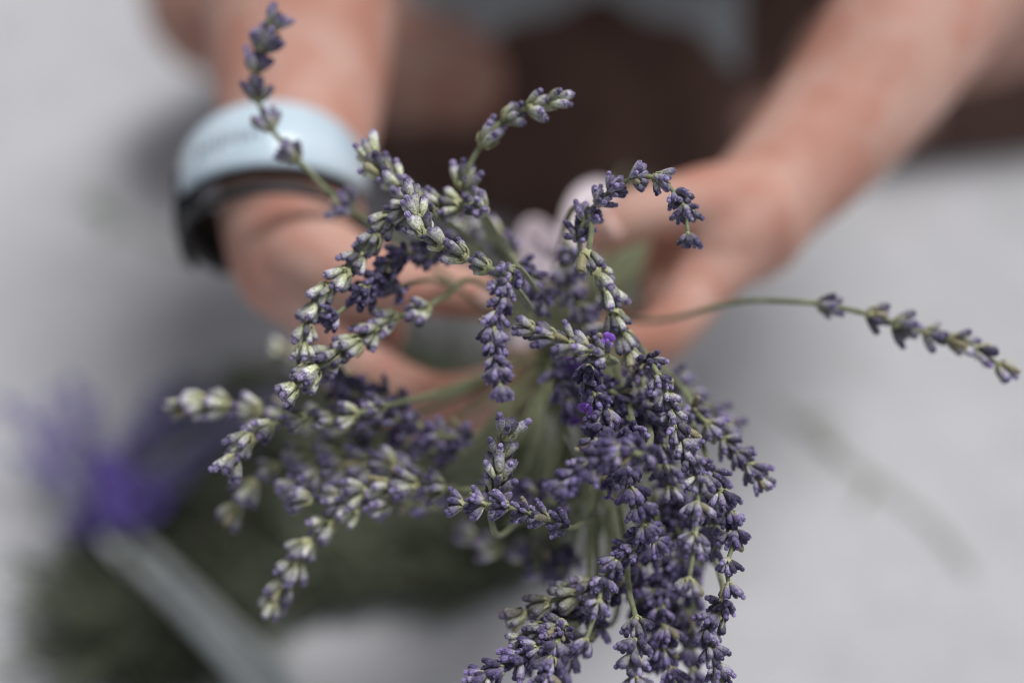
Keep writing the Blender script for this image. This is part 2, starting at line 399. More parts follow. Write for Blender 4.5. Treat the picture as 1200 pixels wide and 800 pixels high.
sprig('sprig at the bottom right corner of the bunch with pale skirts', [(846, 712), (836, 730), (828, 748), (836, 766), (842, 788), (850, 812)], .452, .446, .7, 1.0, stem=[(710, 420, .55), (815, 600, .50), (845, 680, .465)])
sprig('yellow green sprig pointing left at the bottom, over the pale gap', [(690, 690), (664, 698), (632, 709), (604, 724)], .458, .462, .3, 1.1, stem=[(690, 430, .55), (715, 640, .48)], dry=.3)
sprig('short pale tipped sprig under the yellow green one', [(652, 735), (630, 742), (606, 753)], .452, .452, .4, 1.0, stem=[(690, 430, .55), (700, 660, .49), (675, 725, .465)])
sprig('violet sprig running off the bottom edge to the left', [(640, 752), (620, 764), (600, 775), (580, 786), (561, 797), (545, 812)], .447, .440, .88, 1.0, stem=[(690, 430, .55), (690, 680, .48), (665, 738, .455)])
sprig('sprig seen from its tip, running straight off the bottom edge', [(656, 745), (650, 762), (645, 780), (640, 798), (636, 818)], .445, .434, .8, .95, stem=[(690, 430, .55), (690, 690, .48)])
sprig('long pale sprig reaching farthest left, level with the purple ribbon bunch', [(430, 498), (398, 494), (364, 490), (330, 486), (292, 480), (256, 473), (228, 474), (203, 478)], .500, .500, .3, 1.2, stem=[(600, 430, .575), (500, 480, .53)])
sprig('pale sprig slanting down left in front of the fingers', [(492, 364), (452, 375), (432, 392), (410, 406), (385, 421), (360, 440), (337, 460)], .476, .455, .15, 1.08, stem=[(640, 390, .57), (560, 330, .51), (523, 346, .488)], n=(9, 12))
sprig('small sprig with a drooping tip under the long left one', [(440, 478), (408, 486), (376, 492), (344, 490), (307, 503), (284, 520), (269, 545)], .480, .466, .4, 1.02, stem=[(620, 420, .57), (510, 460, .51)], n=(9, 12))
sprig('dark blurred sprig lying across under the fingers on the left', [(535, 512), (508, 506), (482, 497), (455, 484), (430, 470), (405, 458)], .500, .492, .85, 1.15, stem=[(620, 420, .58), (570, 500, .53)])
sprig('second dark sprig below the fingers, thicker and more shaded', [(520, 530), (492, 522), (466, 510), (438, 498), (412, 480), (396, 462)], .515, .505, .9, 1.2, stem=[(630, 430, .58), (560, 520, .54)])
sprig('blurred pale sprig hooking down at the far left under the small drooping one', [(425, 522), (385, 526), (350, 534), (315, 552), (290, 574), (272, 602)], .505, .505, .35, 1.15, stem=[(620, 430, .58), (500, 510, .54)])
sprig('soft sprig of mixed violet and cream in the left middle', [(478, 548), (450, 540), (420, 543), (390, 548), (360, 558), (338, 576)], .496, .490, .5, 1.1, stem=[(640, 430, .58), (540, 540, .53)])
sprig('level sprig with cream spots above the lower left tail', [(508, 570), (476, 569), (444, 571), (415, 577), (388, 586), (352, 586)], .476, .478, .45, 1.05, stem=[(650, 430, .57), (610, 560, .51), (556, 573, .48)])
sprig('cream and violet sprig tailing off to the lower left', [(440, 592), (408, 600), (380, 618), (355, 643), (341, 666), (328, 689), (318, 710)], .480, .486, .38, 1.08, stem=[(650, 430, .57), (560, 580, .52), (480, 590, .49)])
sprig('little upright sprig of four tiers in the middle', [(578, 586), (584, 566), (587, 548), (588, 524), (596, 502)], .455, .448, .42, .98, stem=[(680, 420, .57), (640, 560, .52), (590, 625, .478), (575, 606, .462)], n=(8, 10))
sprig('violet sprig pointing left below the upright four tiered one', [(655, 612), (632, 604), (610, 598), (585, 592), (558, 590), (533, 590)], .452, .444, .8, .95, stem=[(690, 430, .56), (700, 580, .49), (676, 616, .46)])
sprig('olive sprig far down in the bunch below the upright one', [(640, 650), (608, 645), (575, 640), (545, 625)], .530, .530, .35, 1.2, stem=[(690, 430, .60), (690, 640, .55)])
sprig('nearly black sprig far down at the lower middle', [(668, 655), (650, 668), (632, 662), (622, 646)], .520, .520, .95, 1.2, stem=[(700, 430, .60), (700, 630, .55)])
sprig('blurred violet sprig behind the dangling middle one', [(612, 318), (626, 330), (636, 345), (630, 360)], .480, .478, .8, 1.05, stem=[(655, 390, .56), (600, 300, .50)])
sprig('lone sprig stretching far out to the right over the ground', [(972, 358), (1028, 371), (1060, 383), (1095, 393), (1126, 402), (1155, 416), (1180, 435)], .486, .478, .5, 1.05, stem=[(700, 375, .58), (780, 374, .53), (860, 354, .505), (925, 353, .492)], n=(7, 9))
sprig('shaded sprig at the right behind the leaning ones', [(792, 446), (816, 468), (838, 486), (858, 502)], .505, .505, .7, 1.15, stem=[(700, 390, .57), (765, 420, .53)])
sprig('lilac sprig close beside the long right hand one', [(752, 440), (755, 462), (764, 485), (772, 506), (778, 530), (782, 556), (786, 580)], .472, .462, .72, 1.0, stem=[(700, 385, .55), (742, 410, .50)])
sprig('inner violet sprig between the right edge and the long lilac one', [(812, 560), (826, 582), (836, 604), (838, 628), (834, 650)], .468, .462, .75, 1.0, stem=[(705, 400, .56), (790, 520, .50)])
sprig('dark inner sprig beneath the open flowers', [(716, 480), (722, 500), (728, 520), (722, 545), (714, 566)], .468, .460, .95, 1.05, stem=[(695, 400, .55), (710, 455, .50)], opens=.03)
sprig('shadowed sprig on the left of the violet heart', [(676, 412), (664, 425), (656, 442), (662, 460), (672, 478)], .490, .482, .92, 1.15, stem=[(680, 400, .56), (686, 398, .52)], opens=.05)
sprig('violet sprig deep between the middle and the lower right', [(770, 600), (764, 625), (758, 650), (742, 668), (728, 684)], .478, .470, .92, 1.05, stem=[(700, 410, .56), (760, 560, .51)])
sprig('dark sprig turning inwards above the lone lower bell', [(792, 612), (800, 640), (792, 664), (776, 684), (762, 700)], .478, .472, .9, 1.05, stem=[(700, 410, .56), (785, 570, .51)])
sprig('blurred grey sprig behind the crossing at the top left', [(595, 292), (575, 270), (556, 262), (540, 268)], .520, .520, .4, 1.2, stem=[(640, 380, .58), (612, 320, .55)])
sprig('pale out of focus sprig behind the slanting pale one, near the wrist', [(400, 440), (372, 430), (345, 420), (326, 412)], .560, .565, .25, 1.2, stem=[(600, 430, .60), (480, 450, .575)], dry=.2)
sprig('shaded sprig just left of the skirted one', [(668, 300), (664, 322), (672, 344), (684, 366), (694, 388)], .495, .490, .6, 1.1, stem=[(660, 380, .57), (664, 300, .52), (666, 284, .505)])
sprig('mauve sprig hanging inside the right edge near the bottom', [(812, 700), (806, 722), (812, 745), (808, 770), (815, 795)], .480, .474, .75, 1.05, stem=[(705, 420, .56), (805, 610, .51)])
sprig('dark sprig at the bottom left of the lowest cluster', [(700, 738), (680, 755), (664, 772), (655, 792), (650, 815)], .470, .465, .92, 1.05, stem=[(700, 430, .57), (725, 690, .50)])
sprig('violet sprig filling the crook of the lower cluster', [(720, 690), (700, 702), (680, 716), (660, 722), (640, 730)], .468, .462, .85, 1.0, stem=[(700, 430, .57), (738, 650, .50)])

sprig('violet sprig crossing the heart of the bunch to the right', [(712, 455), (730, 466), (748, 478), (766, 486), (782, 500)], .468, .462, .88, 1.0, stem=[(690, 400, .55), (698, 440, .50)])
sprig('dark sprig tucked behind the long lilac one, halfway down', [(770, 540), (782, 562), (792, 586), (798, 610), (796, 634)], .485, .480, .92, 1.05, stem=[(700, 400, .56), (760, 500, .52)])
sprig('dark sprig tucked low behind the lone bell of the long lilac one', [(822, 650), (812, 668), (796, 688), (786, 712), (788, 736)], .492, .486, .95, 1.05, stem=[(705, 410, .56), (822, 600, .52)])
sprig('near black sprig between the bottom edge sprigs', [(752, 690), (756, 712), (768, 732), (772, 756), (768, 780)], .486, .480, .95, 1.1, stem=[(700, 420, .57), (750, 640, .52)])
sprig('dark sprig under the bottom left cluster, pointing at the lower edge', [(688, 706), (668, 724), (650, 742), (630, 758), (612, 778)], .482, .476, .93, 1.1, stem=[(700, 430, .57), (712, 670, .51)])
sprig('dim sprig behind the four tiered upright one, leaning left', [(655, 590), (636, 578), (616, 574), (596, 578), (570, 566)], .492, .488, .9, 1.05, stem=[(690, 430, .58), (690, 570, .53)])
sprig('dark sprig low on the left under the level cream spotted one', [(520, 585), (496, 588), (470, 584), (446, 590), (422, 592)], .505, .500, .9, 1.1, stem=[(640, 430, .59), (580, 570, .54)])
sprig('shaded sprig between the fingers and the long pale left one', [(470, 470), (444, 462), (420, 452), (396, 440), (376, 436)], .505, .500, .9, 1.1, stem=[(620, 410, .58), (540, 455, .54)])
def bare_stems():
    rnd = random.Random(21)
    spots = [(566, 560, 'thin leafy stem without flowers, leftmost in the shaded gap below the hands'), (592, 600, 'flowerless leafy stem passing behind the small upright four tiered sprig'),
             (624, 640, 'flowerless leafy stem ending beside the nearly black sprig in the gap'), (648, 570, 'short leafy stem without flowers showing in the gap left of the violet heart'),
             (672, 610, 'leafy stem without flowers in front of the pale ground at lower middle'), (655, 700, 'longest flowerless leafy stem, reaching down to the yellow green sprig'),
             (700, 650, 'flowerless stem just left of the sprig with the lone lower bell'), (735, 690, 'flowerless leafy stem beside the bare stalk at the bottom middle'),
             (775, 600, 'flowerless stem hidden among the violet sprigs of the right middle'), (610, 520, 'leafy stem without flowers right under the dangling middle sprig')]
    for k, (tx, ty, lab) in enumerate(spots):
        off = Vector((rnd.uniform(-1, 1), rnd.uniform(-1, 1), rnd.uniform(-1, 1))) * .010
        g = GRIP + off; foot = g + GRIPDIR * rnd.uniform(.11, .15) + off
        tip = at(tx, ty, rnd.uniform(.515, .545)); m = g.lerp(tip, .45) + (at(0, 0, 1) - at(0, 60, 1)) * rnd.uniform(.0, .25) + Vector((0, -.015, 0))
        root = empty('bare_stem', foot); tag(root, lab, 'stem', 'flowerless stems in the shaded middle of the bunch')
        c = catmull([tuple(p) for p in (foot, g, m, tip)], 8); rel = [Vector(p) - foot for p in c]
        v, f, u = tube(rel, [.0013 - .0006 * i / len(c) for i in range(len(c))], 6)
        link(bpy.data.objects.new('stalk', mesh_from('stalk', v, f, M_STEM, u)), root)
        for q in range(7):
            i = rnd.randrange(9, len(c) - 1); a = rel[i]; t = (rel[i + 1] - rel[i]).normalized()
            d = (t + Vector((rnd.uniform(-.8, .8), rnd.uniform(-.8, .8), rnd.uniform(-.8, .8)))).normalized(); L = rnd.uniform(.016, .032)
            v, f, u = tube([a, a + d * L * .3, a + d * L * .7 + t * .002, a + d * L + t * .004], [.0006, .0016, .0015, .0002], 6, True, .25, (0, -.5, 1))
            link(bpy.data.objects.new('leaf', mesh_from('leaf', v, f, M_LEAFY, u)), root)
bare_stems()

# ------------------------------------------------------------------ a person: one continuous body
def chain(parts, pts, seg=5, sides=20, flat=1.0, ref=None):
    c = catmull([(*p[:3], p[3]) for p in pts], seg)
    parts.append(tube([q[:3] for q in c], [q[3] for q in c], sides, True, flat, ref, True))
def PX(x, y, d, r): v = at(x, y, d); return (v.x, v.y, v.z, r)
def remeshed(name, parts, mat, voxel, smooth=4, parent=None, loc=(0, 0, 0)):
    v, f, u = merge(parts)
    me = bpy.data.meshes.new(name); me.from_pydata([tuple(Vector(x) - Vector(loc)) for x in v], [], f); me.update()
    tmp = bpy.data.objects.new('tmp', me); COL.objects.link(tmp)
    m = tmp.modifiers.new('r', 'REMESH'); m.mode = 'VOXEL'; m.voxel_size = voxel
    s = tmp.modifiers.new('s', 'SMOOTH'); s.iterations = smooth; s.factor = .5
    dg = bpy.context.evaluated_depsgraph_get(); dg.update()
    out = bpy.data.meshes.new_from_object(tmp.evaluated_get(dg)); out.name = name
    bpy.data.objects.remove(tmp); bpy.data.meshes.remove(me)
    out.polygons.foreach_set('use_smooth', [True] * len(out.polygons))
    out.materials.clear(); out.materials.append(mat)
    return link(bpy.data.objects.new(name, out), parent)
BX = .13
SH = {'l': Vector((BX - .18, .79, .56)), 'r': Vector((BX + .18, .79, .56))}
KN = {'l': Vector((-.205, .84, .13)), 'r': Vector((.45, .885, .13))}
def build_person():
    origin = Vector((BX, 1.05, 0))
    root = empty('person', origin)
    tag(root, 'person sitting cross legged, shins under an added shade sheet, both hands closed round the lavender stems', 'person')
    B = []
    # arms (left in the picture, then right)
    wl = (338, 262, .600)
    chain(B, [(*SH['l'], .052), (-.085, .72, .48, .050), PX(352, -250, .715, .048), PX(350, -100, .685, .0475), PX(352, 30, .655, .0435), PX(350, 140, .628, .036), PX(340, 235, .604, .0305), PX(352, 300, .600, .030)], sides=28)
    chain(B, [(*SH['r'], .052), (.30, .72, .48, .050), PX(1225, -210, .72, .048), PX(1160, -110, .70, .047), PX(1078, 12, .675, .0400), PX(988, 135, .648, .0335), PX(905, 226, .624, .0265), PX(872, 262, .616, .027)], sides=28)
    # left hand in the picture: palm as fanned hand bones
    kn = [PX(415, 412, .584, .0125), PX(398, 418, .603, .0125), PX(392, 412, .622, .012), PX(388, 398, .640, .011)]
    for i, k in enumerate(kn):
        chain(B, [PX(345, 285, .596 + .010 * i, .021), PX(375, 350, .590 + .015 * i, .0185), k], sides=16)
    chain(B, [PX(365, 300, .592, .022), PX(405, 345, .590, .021), PX(430, 385, .605, .017)], sides=16)
    chain(B, [PX(355, 290, .585, .020), PX(415, 322, .575, .0165), PX(480, 334, .568, .0125), PX(535, 340, .566, .0112), PX(578, 352, .568, .0088)], sides=16)
    fingers = [
        [kn[0], PX(455, 446, .576, .0112), PX(505, 468, .572, .0108), PX(550, 462, .572, .0095), PX(585, 448, .575, .0090), PX(612, 425, .580, .0074)],
        [kn[1], PX(440, 458, .600, .0114), PX(492, 486, .596, .0110), PX(545, 482, .595, .0098), PX(588, 466, .597, .0092), PX(618, 442, .602, .0076)],
        [kn[2], PX(430, 455, .622, .0108), PX(480, 486, .620, .0104), PX(535, 486, .619, .0092), PX(580, 472, .620, .0088), PX(610, 450, .624, .0072)],
        [kn[3], PX(420, 438, .643, .0098), PX(465, 466, .643, .0092), PX(515, 470, .642, .0084), PX(552, 460, .643, .0080), PX(582, 442, .646, .0066)]]
    for fch in fingers: chain(B, fch, sides=14)
    # right hand in the picture
    kr = [PX(815, 342, .588, .0125), PX(822, 336, .608, .0122), PX(832, 326, .628, .0116), PX(842, 312, .646, .0106)]
    for i, k in enumerate(kr):
        chain(B, [PX(885, 250, .608 + .009 * i, .019), PX(855, 290, .598 + .014 * i, .0175), k], sides=16)
    chain(B, [PX(875, 250, .602, .021), PX(840, 280, .598, .021), PX(812, 310, .606, .016)], sides=16)
    chain(B, [PX(882, 238, .606, .019), PX(835, 238, .592, .0165), PX(785, 243, .584, .0128), PX(742, 254, .580, .0112), PX(705, 275, .580, .0090)], sides=16)
    chain(B, [PX(860, 262, .604, .020), PX(812, 285, .604, .0165), PX(790, 330, .606, .0145), PX(786, 362, .600, .0120)], sides=16)
    chain(B, [PX(850, 270, .615, .020), PX(800, 300, .622, .0165), PX(800, 350, .622, .0145)], sides=16)
    fr = [
        [kr[0], PX(795, 372, .582, .0110), PX(766, 396, .580, .0106), PX(736, 402, .580, .0094), PX(708, 396, .582, .0088), PX(684, 380, .586, .0074)],
        [kr[1], PX(800, 372, .604, .0112), PX(770, 400, .602, .0108), PX(738, 408, .602, .0096), PX(708, 402, .604, .0090), PX(684, 386, .608, .0075)],
        [kr[2], PX(808, 362, .626, .0106), PX(778, 390, .626, .0102), PX(746, 400, .626, .0092), PX(716, 396, .628, .0086), PX(694, 382, .631, .0071)],
        [kr[3], PX(818, 344, .645, .0096), PX(790, 370, .646, .0092), PX(762, 380, .646, .0083), PX(736, 376, .648, .0078), PX(716, 364, .650, .0065)]]
    for fch in fr: chain(B, fch, sides=14)
    # trunk, neck, head
    chain(B, [(BX, 1.02, .13, .125), (BX, .92, .24, .120), (BX, .83, .37, .120), (BX, .80, .48, .125), (BX, .79, .54, .09)], sides=28, ref=(0, -1, .3), flat=.78)
    chain(B, [(*SH['l'], .055), (BX - .08, .80, .58, .055), (BX + .08, .80, .58, .055), (*SH['r'], .055)], sides=20)
    chain(B, [(BX, 0.820, .58, .06), (BX, 0.770, .67, .052), (BX, 0.750, .72, .052)], sides=20)
    chain(B, [(BX, 0.755, .80, .082), (BX, 0.735, .76, .074), (BX, 0.700, .71, .050)], sides=28)          # skull to chin
    chain(B, [(BX, 0.655, .765, .010), (BX, 0.638, .742, .013)], sides=10)                               # nose
    chain(B, [(BX - .018, 0.662, .722, .006), (BX, 0.656, .721, .007), (BX + .018, 0.662, .722, .006)], sides=10)  # lips
    for s in (-1, 1): chain(B, [(BX + .082 * s, 0.752, .775, .008), (BX + .088 * s, 0.758, .755, .010), (BX + .082 * s, 0.750, .738, .007)], sides=10)
    # legs, folded and crossed at the ankles
    for s, k, ank, toe in ((-1, KN['l'], (.20, .80, .050), (.32, .84, .033)), (1, KN['r'], (.02, .81, .060), (-.08, .86, .04))):
        hip = Vector((BX + .095 * s, 1.02, .12))
        mid = hip.lerp(k, .5)
        kk = k
        chain(B, [(*hip, .088), (*mid, .080), (*kk.lerp(mid, .12), .062), (*kk, .058)], sides=28)
        a = Vector(ank); m1 = kk.lerp(a, .35)
        chain(B, [(*kk, .057), (m1.x, m1.y, m1.z - .012, .056), (*kk.lerp(a, .75), .040), (*a, .034)], sides=28)
        chain(B, [(*a, .033), (*a.lerp(Vector(toe), .5), .033), (*toe, .024)], sides=18, flat=.75)
    body = remeshed('body', B, M_SKIN, .0024, 5, root, origin)
    # clothes and hair
    Sx = []
    for s, k in ((-1, KN['l']), (1, KN['r'])):
        hip = Vector((BX + .095 * s, 1.02, .12)); mid = hip.lerp(k, .55)
        chain(Sx, [(*hip, .100), (*hip.lerp(mid, .6), .096), (*mid, .095)], sides=24)
    chain(Sx, [(BX, 1.03, .14, .136), (BX, 1.0, .20, .130)], sides=24, ref=(0, -1, .3), flat=.85)
    remeshed('shorts', Sx, M_NAVY, .006, 3, root, origin)
    T = []
    chain(T, [(BX, .96, .20, .150), (BX, .83, .31, .150), (BX, .80, .40, .145), (BX, .80, .49, .140), (BX, .795, .545, .105)], sides=24, ref=(0, -1, .3), flat=.82)
    chain(T, [(-.078, .735, .495, .060), (*SH['l'], .066), (BX - .08, .805, .575, .066), (BX + .08, .805, .575, .066), (*SH['r'], .066), (.302, .735, .495, .060)], sides=20)
    remeshed('shirt', T, M_NAVY, .006, 3, root, origin)
    # added dark sheet, painted lap shade, over the crossed shins, between the bare knees
    front_edge = [(-.12, .80), (-.05, .755), (.03, .728), (.12, .735), (.22, .775), (.32, .808), (.46, .825)]
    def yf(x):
        for (a, b), (c, d) in zip(front_edge, front_edge[1:]):
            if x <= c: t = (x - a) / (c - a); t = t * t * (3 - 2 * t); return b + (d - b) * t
        return front_edge[-1][1]
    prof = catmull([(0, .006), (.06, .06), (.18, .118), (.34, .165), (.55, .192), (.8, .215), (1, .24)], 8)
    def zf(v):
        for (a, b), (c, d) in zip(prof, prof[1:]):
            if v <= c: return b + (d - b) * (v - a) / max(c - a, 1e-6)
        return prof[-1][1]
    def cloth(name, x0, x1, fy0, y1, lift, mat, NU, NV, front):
        """cloth, or the added shade sheet, over the lap: 3 mm thick, following the legs, with folds"""
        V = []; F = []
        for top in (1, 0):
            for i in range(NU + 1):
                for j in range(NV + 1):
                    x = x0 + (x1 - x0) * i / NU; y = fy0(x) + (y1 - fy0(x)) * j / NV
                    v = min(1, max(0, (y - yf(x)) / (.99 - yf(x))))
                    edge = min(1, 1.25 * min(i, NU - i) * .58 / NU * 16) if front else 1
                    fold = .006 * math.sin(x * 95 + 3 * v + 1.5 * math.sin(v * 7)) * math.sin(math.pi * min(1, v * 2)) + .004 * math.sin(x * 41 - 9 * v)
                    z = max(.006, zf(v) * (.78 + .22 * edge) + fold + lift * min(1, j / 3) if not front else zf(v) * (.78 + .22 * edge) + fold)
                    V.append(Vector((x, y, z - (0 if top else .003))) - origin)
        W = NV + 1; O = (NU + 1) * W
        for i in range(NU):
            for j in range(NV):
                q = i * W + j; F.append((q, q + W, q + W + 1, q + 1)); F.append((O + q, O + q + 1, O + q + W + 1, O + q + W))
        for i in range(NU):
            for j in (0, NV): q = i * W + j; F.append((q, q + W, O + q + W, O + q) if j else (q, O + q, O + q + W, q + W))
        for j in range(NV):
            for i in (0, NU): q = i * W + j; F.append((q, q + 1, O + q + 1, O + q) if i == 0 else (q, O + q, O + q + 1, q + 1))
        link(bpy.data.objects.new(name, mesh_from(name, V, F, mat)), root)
    cloth('lap_shade_sheet', -.12, .42, yf, .99, 0, M_LAPSHADE, 90, 60, True)
    cloth('shirt_hem', -.085, .16, lambda x: .797 + .008 * math.sin(x * 30), .88, .008, M_SHIRT, 40, 14, False)
    cloth('shirt_front', -.02, .24, lambda x: .848 - .02 * math.sin((x + .02) * 12), .95, .018, M_NAVY, 40, 14, False)
    H = []
    chain(H, [(BX, 0.775, .815, .088), (BX, 0.790, .77, .082), (BX, 0.795, .70, .062)], sides=24)
    remeshed('hair', H, M_HAIR, .005, 2, root, origin)
    for s in (-1, 1):
        v, f, u = tube([(BX + .030 * s, 0.672, .768), (BX + .030 * s, 0.666, .767)], [.011, .009], 12, True, .6)
        link(bpy.data.objects.new('eye', mesh_from('eye', [x - origin for x in v], f, M_BLACK)), root)
    # fingernails of the two thumbs and the index fingers
    for (p, q) in ((PX(560, 344, .556, 0), PX(580, 352, .560, 0)), (PX(722, 262, .570, 0), PX(706, 273, .572, 0))):
        a = Vector(p[:3]); b_ = Vector(q[:3]); toc = (Vector((0, 0, CAMZ)) - a).normalized()
        v, f, u = tube([a, a.lerp(b_, .5) + toc * .0008, b_], [.0050, .0058, .0042], 12, True, .25, toc)
        link(bpy.data.objects.new('fingernail', mesh_from('fingernail', [x - origin for x in v], f, M_NAIL)), root)
build_person()

# ------------------------------------------------------------------ wristwatch
def build_watch():
    c = at(322, 232, .603); axis = (at(352, 300, .594) - at(350, 140, .632)).normalized()   # towards the hand
    toc = (Vector((0, 0, CAMZ)) - c); toc = (toc - axis * toc.dot(axis)).normalized()
    side = axis.cross(toc).normalized()
    if side.x > 0: side = -side                                                           # side points to picture left
    root = empty('wristwatch', c)
    tag(root, 'pale blue wide cased watch on a black strap round the left wrist in the photo', 'watch')
    def arc(r_in, r_out, w0, w1, a0, a1, n=40, ell=1.0, cap_round=.0015, skew=0):
        """curved slab round the wrist; angle 0 = towards the camera, + = picture left"""
        V = []; F = []; U = []
        for i in range(n + 1):
            t = i / n; a = R(a0 + (a1 - a0) * t)
            d = toc * math.cos(a) * ell + side * math.sin(a)
            ww0, ww1 = w0(t), w1(t)
            b = cap_round
            sec = [(r_in, ww0 + b), (r_in, ww1 - b), (r_in + b, ww1), (r_out - b, ww1), (r_out, ww1 - b), (r_out, ww0 + b), (r_out - b, ww0), (r_in + b, ww0)]
            for (rr, ww) in sec: V.append(d * rr + axis * ww); U.append([0, 0])
        for i in range(n):
            for k in range(8): k2 = (k + 1) % 8; F.append((i * 8 + k, i * 8 + k2, (i + 1) * 8 + k2, (i + 1) * 8 + k))
        if abs(a1 - a0) < 359: F.append(tuple(range(8))[::-1]); F.append(tuple(n * 8 + k for k in range(8)))
        return V, F, U
    def put(name, g, mat): return link(bpy.data.objects.new(name, mesh_from(name, g[0], g[1], mat, g[2], True)), root)
    wdt = lambda t: .004 + .0125 * math.sin(math.pi * min(max(t, .0), 1)) ** .55
    put('case', arc(.0360, .0400, lambda t: -wdt(t) - .004, lambda t: wdt(t) - .004, -84, 88, 48), M_CASE)
    put('strap', arc(.0335, .0358, lambda t: -.0100, lambda t: .0125, -180, 180, 60), M_BLACK)
    put('strap_edge', arc(.0345, .0415, lambda t: -.0080, lambda t: .0170, 80, 150, 30), M_BLACK)
    # row of small printed dashes along the casing
    for k in range(9):
        a0 = 8 + k * 5.0
        g = arc(.0398, .0402, lambda t: -.0055 + (k % 2) * .0010, lambda t: -.0005 + (k % 3) * .0008, a0, a0 + 2.6, 3, cap_round=.0001)
        put('printed_mark', g, M_MARK)
    for k in range(3):
        g = arc(.0330, .0350, lambda t: .0132, lambda t: .0150, -70 + k * 2, 75 - k * 2, 30, cap_round=.0003)
    put('strap_loop', arc(.0362, .0392, lambda t: .0215, lambda t: .0262, -80, 116, 40, cap_round=.0010), M_BLACK)
build_watch()

# ------------------------------------------------------------------ pale lilac ribbon round the stems
def build_lilac_ribbon():
    o0 = at(680, 300, .63)
    root = empty('ribbon_bow', o0); tag(root, 'pale lilac ribbon bow tied round the stems between the two hands', 'ribbon')
    def band(name, P, wdt):
        c = catmull([tuple(at(*p)) for p in P], 8)
        v, f, u = tube([Vector(x) - o0 for x in c], [wdt] * len(c), 10, True, .10, (0, .3, 1))
        link(bpy.data.objects.new(name, mesh_from(name, v, f, M_LILAC, u)), root)
    band('loop', [(672, 318, .628), (668, 275, .634), (682, 232, .640), (708, 222, .645), (708, 250, .640), (688, 300, .632)], .0048)
    band('loop', [(662, 322, .628), (632, 312, .625), (612, 290, .622), (622, 268, .625), (650, 292, .628)], .0058)
    band('tail', [(660, 325, .622), (640, 350, .618), (625, 385, .615), (612, 412, .613)], .008)
    band('knot', [(655, 312, .620), (668, 318, .617), (680, 326, .620)], .010)
build_lilac_ribbon()

# ------------------------------------------------------------------ lavender bunch lying on the ground, ribbon tied
def spike_mesh(rnd, L, nw, size):
    parts = []
    for i in range(nw):
        z = L * i / (nw - 1)
        for mtx in bud_layout(rnd, 7, i == nw - 1):
            mm = Matrix.Translation((0, 0, z)) @ Matrix.Scale(size, 4) @ mtx
            parts.append(([mm @ v for v in BUDLOW[0]], BUDLOW[1], BUDLOW[2]))
    v, f, u = merge(parts)
    return mesh_from('flower_spike', v, f, M_HAZEVIOLET, u)
def ground_bunch():
    rnd = random.Random(3)
    tie = ground_at(128, 612, .045); end = ground_at(330, 815, .06)
    ax = (tie - end).normalized(); sd_ = ax.cross(Vector((0, 0, 1))).normalized(); up = sd_.cross(ax)
    root = empty('lavender_bunch', end * 1); tag(root, 'blurred lavender bunch tied with a violet ribbon lying on the ground at lower left', 'lavender')
    SP = [spike_mesh(rnd, .048, 7, 1.1) for _ in range(4)]
    fan = [(60, 470), (85, 455), (40, 500), (28, 540), (110, 480), (175, 470), (205, 455), (190, 500), (235, 470), (250, 500), (150, 520), (60, 560), (100, 545), (285, 520), (310, 480), (225, 540), (130, 560), (170, 555), (75, 520), (200, 570), (330, 450), (15, 480)]
    for i, (px, py) in enumerate(fan):
        a = rnd.uniform(0, 6.28); rr = .0085 * math.sqrt(rnd.random())
        o = sd_ * math.cos(a) * rr + up * math.sin(a) * rr
        tip = ground_at(px, py, rnd.uniform(.02, .08)); tp = tie + o
        d = (tip - tp); m = tp + d * .5 + ax * .010
        c = catmull([tuple(end + o * 1.3 - ax * rnd.uniform(-.02, .02)), tuple(end.lerp(tie, .5) + o), tuple(tp), tuple(m), tuple(tip)], 6)
        v, f, u = tube([Vector(x) - end for x in c], [.0019] * 13 + [.0011] * (len(c) - 13), 6)
        link(bpy.data.objects.new('stem', mesh_from('stem', v, f, M_PALESTEM, u)), root)
        so = bpy.data.objects.new('flower_spike', SP[i % 4]); t = (tip - m).normalized()
        so.location = tip - t * .045 - end; so.rotation_mode = 'QUATERNION'; so.rotation_quaternion = t.to_track_quat('Z', 'Y'); so.color = (1, rnd.random() * .6, 0, 1)
        link(so, root)
    # ribbon: wrap, two loops and two tails
    for z in (-.010, 0, .010):
        pts = [tie + ax * z + (sd_ * math.cos(t * math.pi / 8) + up * math.sin(t * math.pi / 8)) * .0125 for t in range(17)]
        v, f, u = tube([p - end for p in pts], [.0045] * 17, 8, True, .3, ax)
        link(bpy.data.objects.new('ribbon_wrap', mesh_from('ribbon_wrap', v, f, M_RIBBON, u)), root)
    for P in ([(128, 606), (118, 540), (140, 545), (132, 610)], [(140, 610), (178, 560), (188, 592), (145, 616)], [(140, 612), (120, 545), (150, 560), (140, 616)]):
        c = catmull([tuple(ground_at(x, y, .065)) for x, y in P], 8)
        v, f, u = tube([Vector(x) - end for x in c], [.0045] * len(c), 8, True, .14, (0, 0, 1))
        link(bpy.data.objects.new('ribbon_loop', mesh_from('ribbon_loop', v, f, M_RIBBON, u)), root)
ground_bunch()

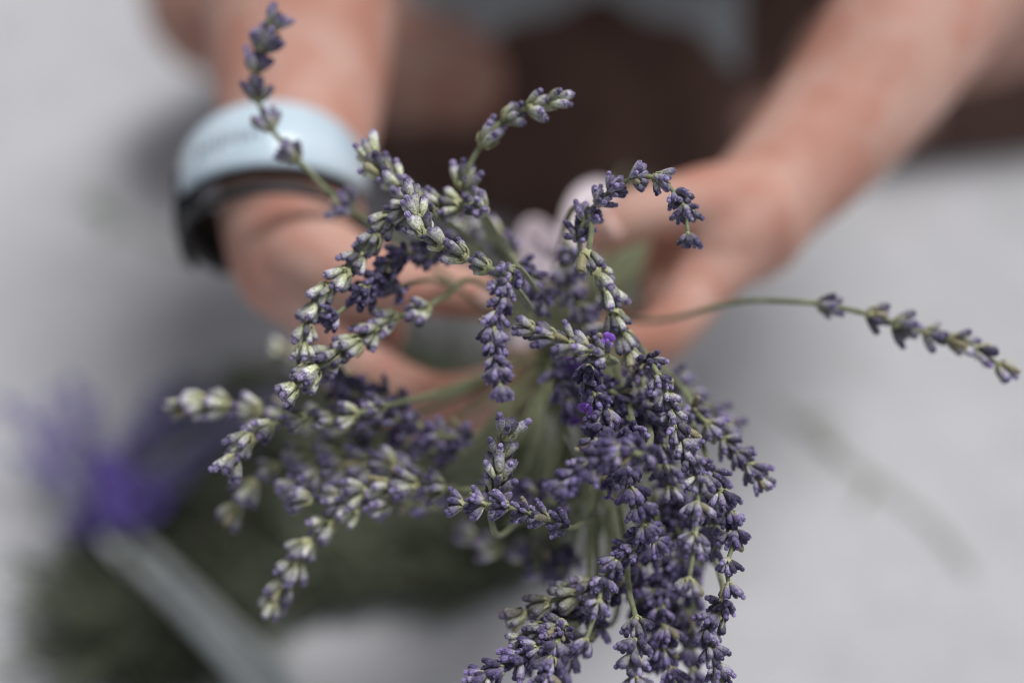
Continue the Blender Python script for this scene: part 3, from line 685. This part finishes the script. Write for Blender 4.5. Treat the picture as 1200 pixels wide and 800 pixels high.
# ------------------------------------------------------------------ pile of cut leafy stems under the bouquet
def leafy_pile():
    rnd = random.Random(8)
    V = []; F = []
    import bisect
    def blade(p, d, L, wd):
        s = d.cross(Vector((0, 0, 1)))
        if s.length < .1: s = Vector((1, 0, 0))
        s.normalize(); s = (s + Vector((0, 0, rnd.uniform(-.6, .6)))).normalized()
        o = len(V); dr = Vector((0, 0, -rnd.uniform(0, .3) * L))
        for i, hw in ((0, .35), (.35, 1), (.7, .75), (1, .05)):
            c = p + d * L * i + dr * i * i; V.append(c - s * wd * hw); V.append(c + s * wd * hw)
        for i in range(3): F.append((o + 2 * i, o + 2 * i + 1, o + 2 * i + 3, o + 2 * i + 2))
    n = 0
    ctr = [((370, 580), (90, 60)), ((490, 590), (110, 100)), ((340, 660), (110, 80)), ((460, 640), (120, 70)), ((400, 610), (100, 90)), ((560, 600), (80, 80)), ((250, 760), (80, 70)), ((470, 520), (90, 50)), ((260, 690), (80, 80)), ((310, 620), (80, 80)), ((200, 790), (60, 50)), ((610, 650), (60, 55)), ((540, 680), (90, 50)), ((400, 690), (110, 50))]
    while n < 1650:
        (cx, cy), (sx, sy) = ctr[rnd.randrange(len(ctr))]
        a = rnd.uniform(0, 6.28); rr = rnd.random() ** .62
        p = ground_at(cx + sx * rr * math.cos(a), cy + sy * rr * math.sin(a), 0)
        p.z = .004 + .055 * rnd.random() * (1 - rr * .7)
        ang = rnd.gauss(2.0, .6); d = Vector((math.cos(ang), math.sin(ang), rnd.uniform(-.05, .12))).normalized()
        L = rnd.uniform(.045, .075)
        o = len(V); q = d.cross(Vector((0, 0, 1))).normalized() * .0011
        e = p + d * L
        if e.z < .003: e.z = .003
        u = Vector((0, 0, .0011))
        for c in (p, e): V.extend([c - q, c + u, c + q, c - u])
        for k in range(4): F.append((o + k, o + (k + 1) % 4, o + 4 + (k + 1) % 4, o + 4 + k))
        for k in range(9):
            b = p.lerp(e, rnd.random()); dd = (d + Vector((rnd.uniform(-.7, .7), rnd.uniform(-.7, .7), rnd.uniform(-.1, .6)))).normalized()
            blade(b, dd, rnd.uniform(.015, .032), rnd.uniform(.0012, .0024))
        n += 1
    for i, v in enumerate(V):
        if v.z < .001: v.z = .001
    o = link(bpy.data.objects.new('cut_foliage', mesh_from('cut_foliage', V, F, M_LEAF, None, False)))
    tag(o, 'heap of dark green cut leafy stems on the ground under the lavender', 'foliage', kind='stuff')
leafy_pile()
# loose stems strewn on the pale ground
def loose_stem(label, P):
    pts = [ground_at(x, y, .004) for x, y in P]; c = catmull([tuple(p) for p in pts], 8)
    root = empty('loose_stem', pts[0]); tag(root, label, 'stem', 'loose stems dropped on the ground')
    v, f, u = tube([Vector(x) - pts[0] for x in c], [.0011] * len(c), 6)
    link(bpy.data.objects.new('stalk', mesh_from('stalk', v, f, M_STEM, u)), root)
    for k in range(3):
        a = Vector(c[int(len(c) * (.15 + .13 * k))]) - pts[0]; d = Vector((math.cos(k * 2.1), math.sin(k * 2.1), .15)).normalized()
        v, f, u = tube([a, a + d * .012, a + d * .026], [.0006, .0022, .0003], 6, True, .3, (0, 0, 1))
        link(bpy.data.objects.new('leaf', mesh_from('leaf', v, f, M_STEM, u)), root)
loose_stem('faint stem lying on the pale ground right of the bunch', [(905, 470), (1000, 545), (1090, 610), (1140, 670)])
loose_stem('faint stem lying on the pale ground left below the watch', [(90, 230), (160, 270), (235, 300)])
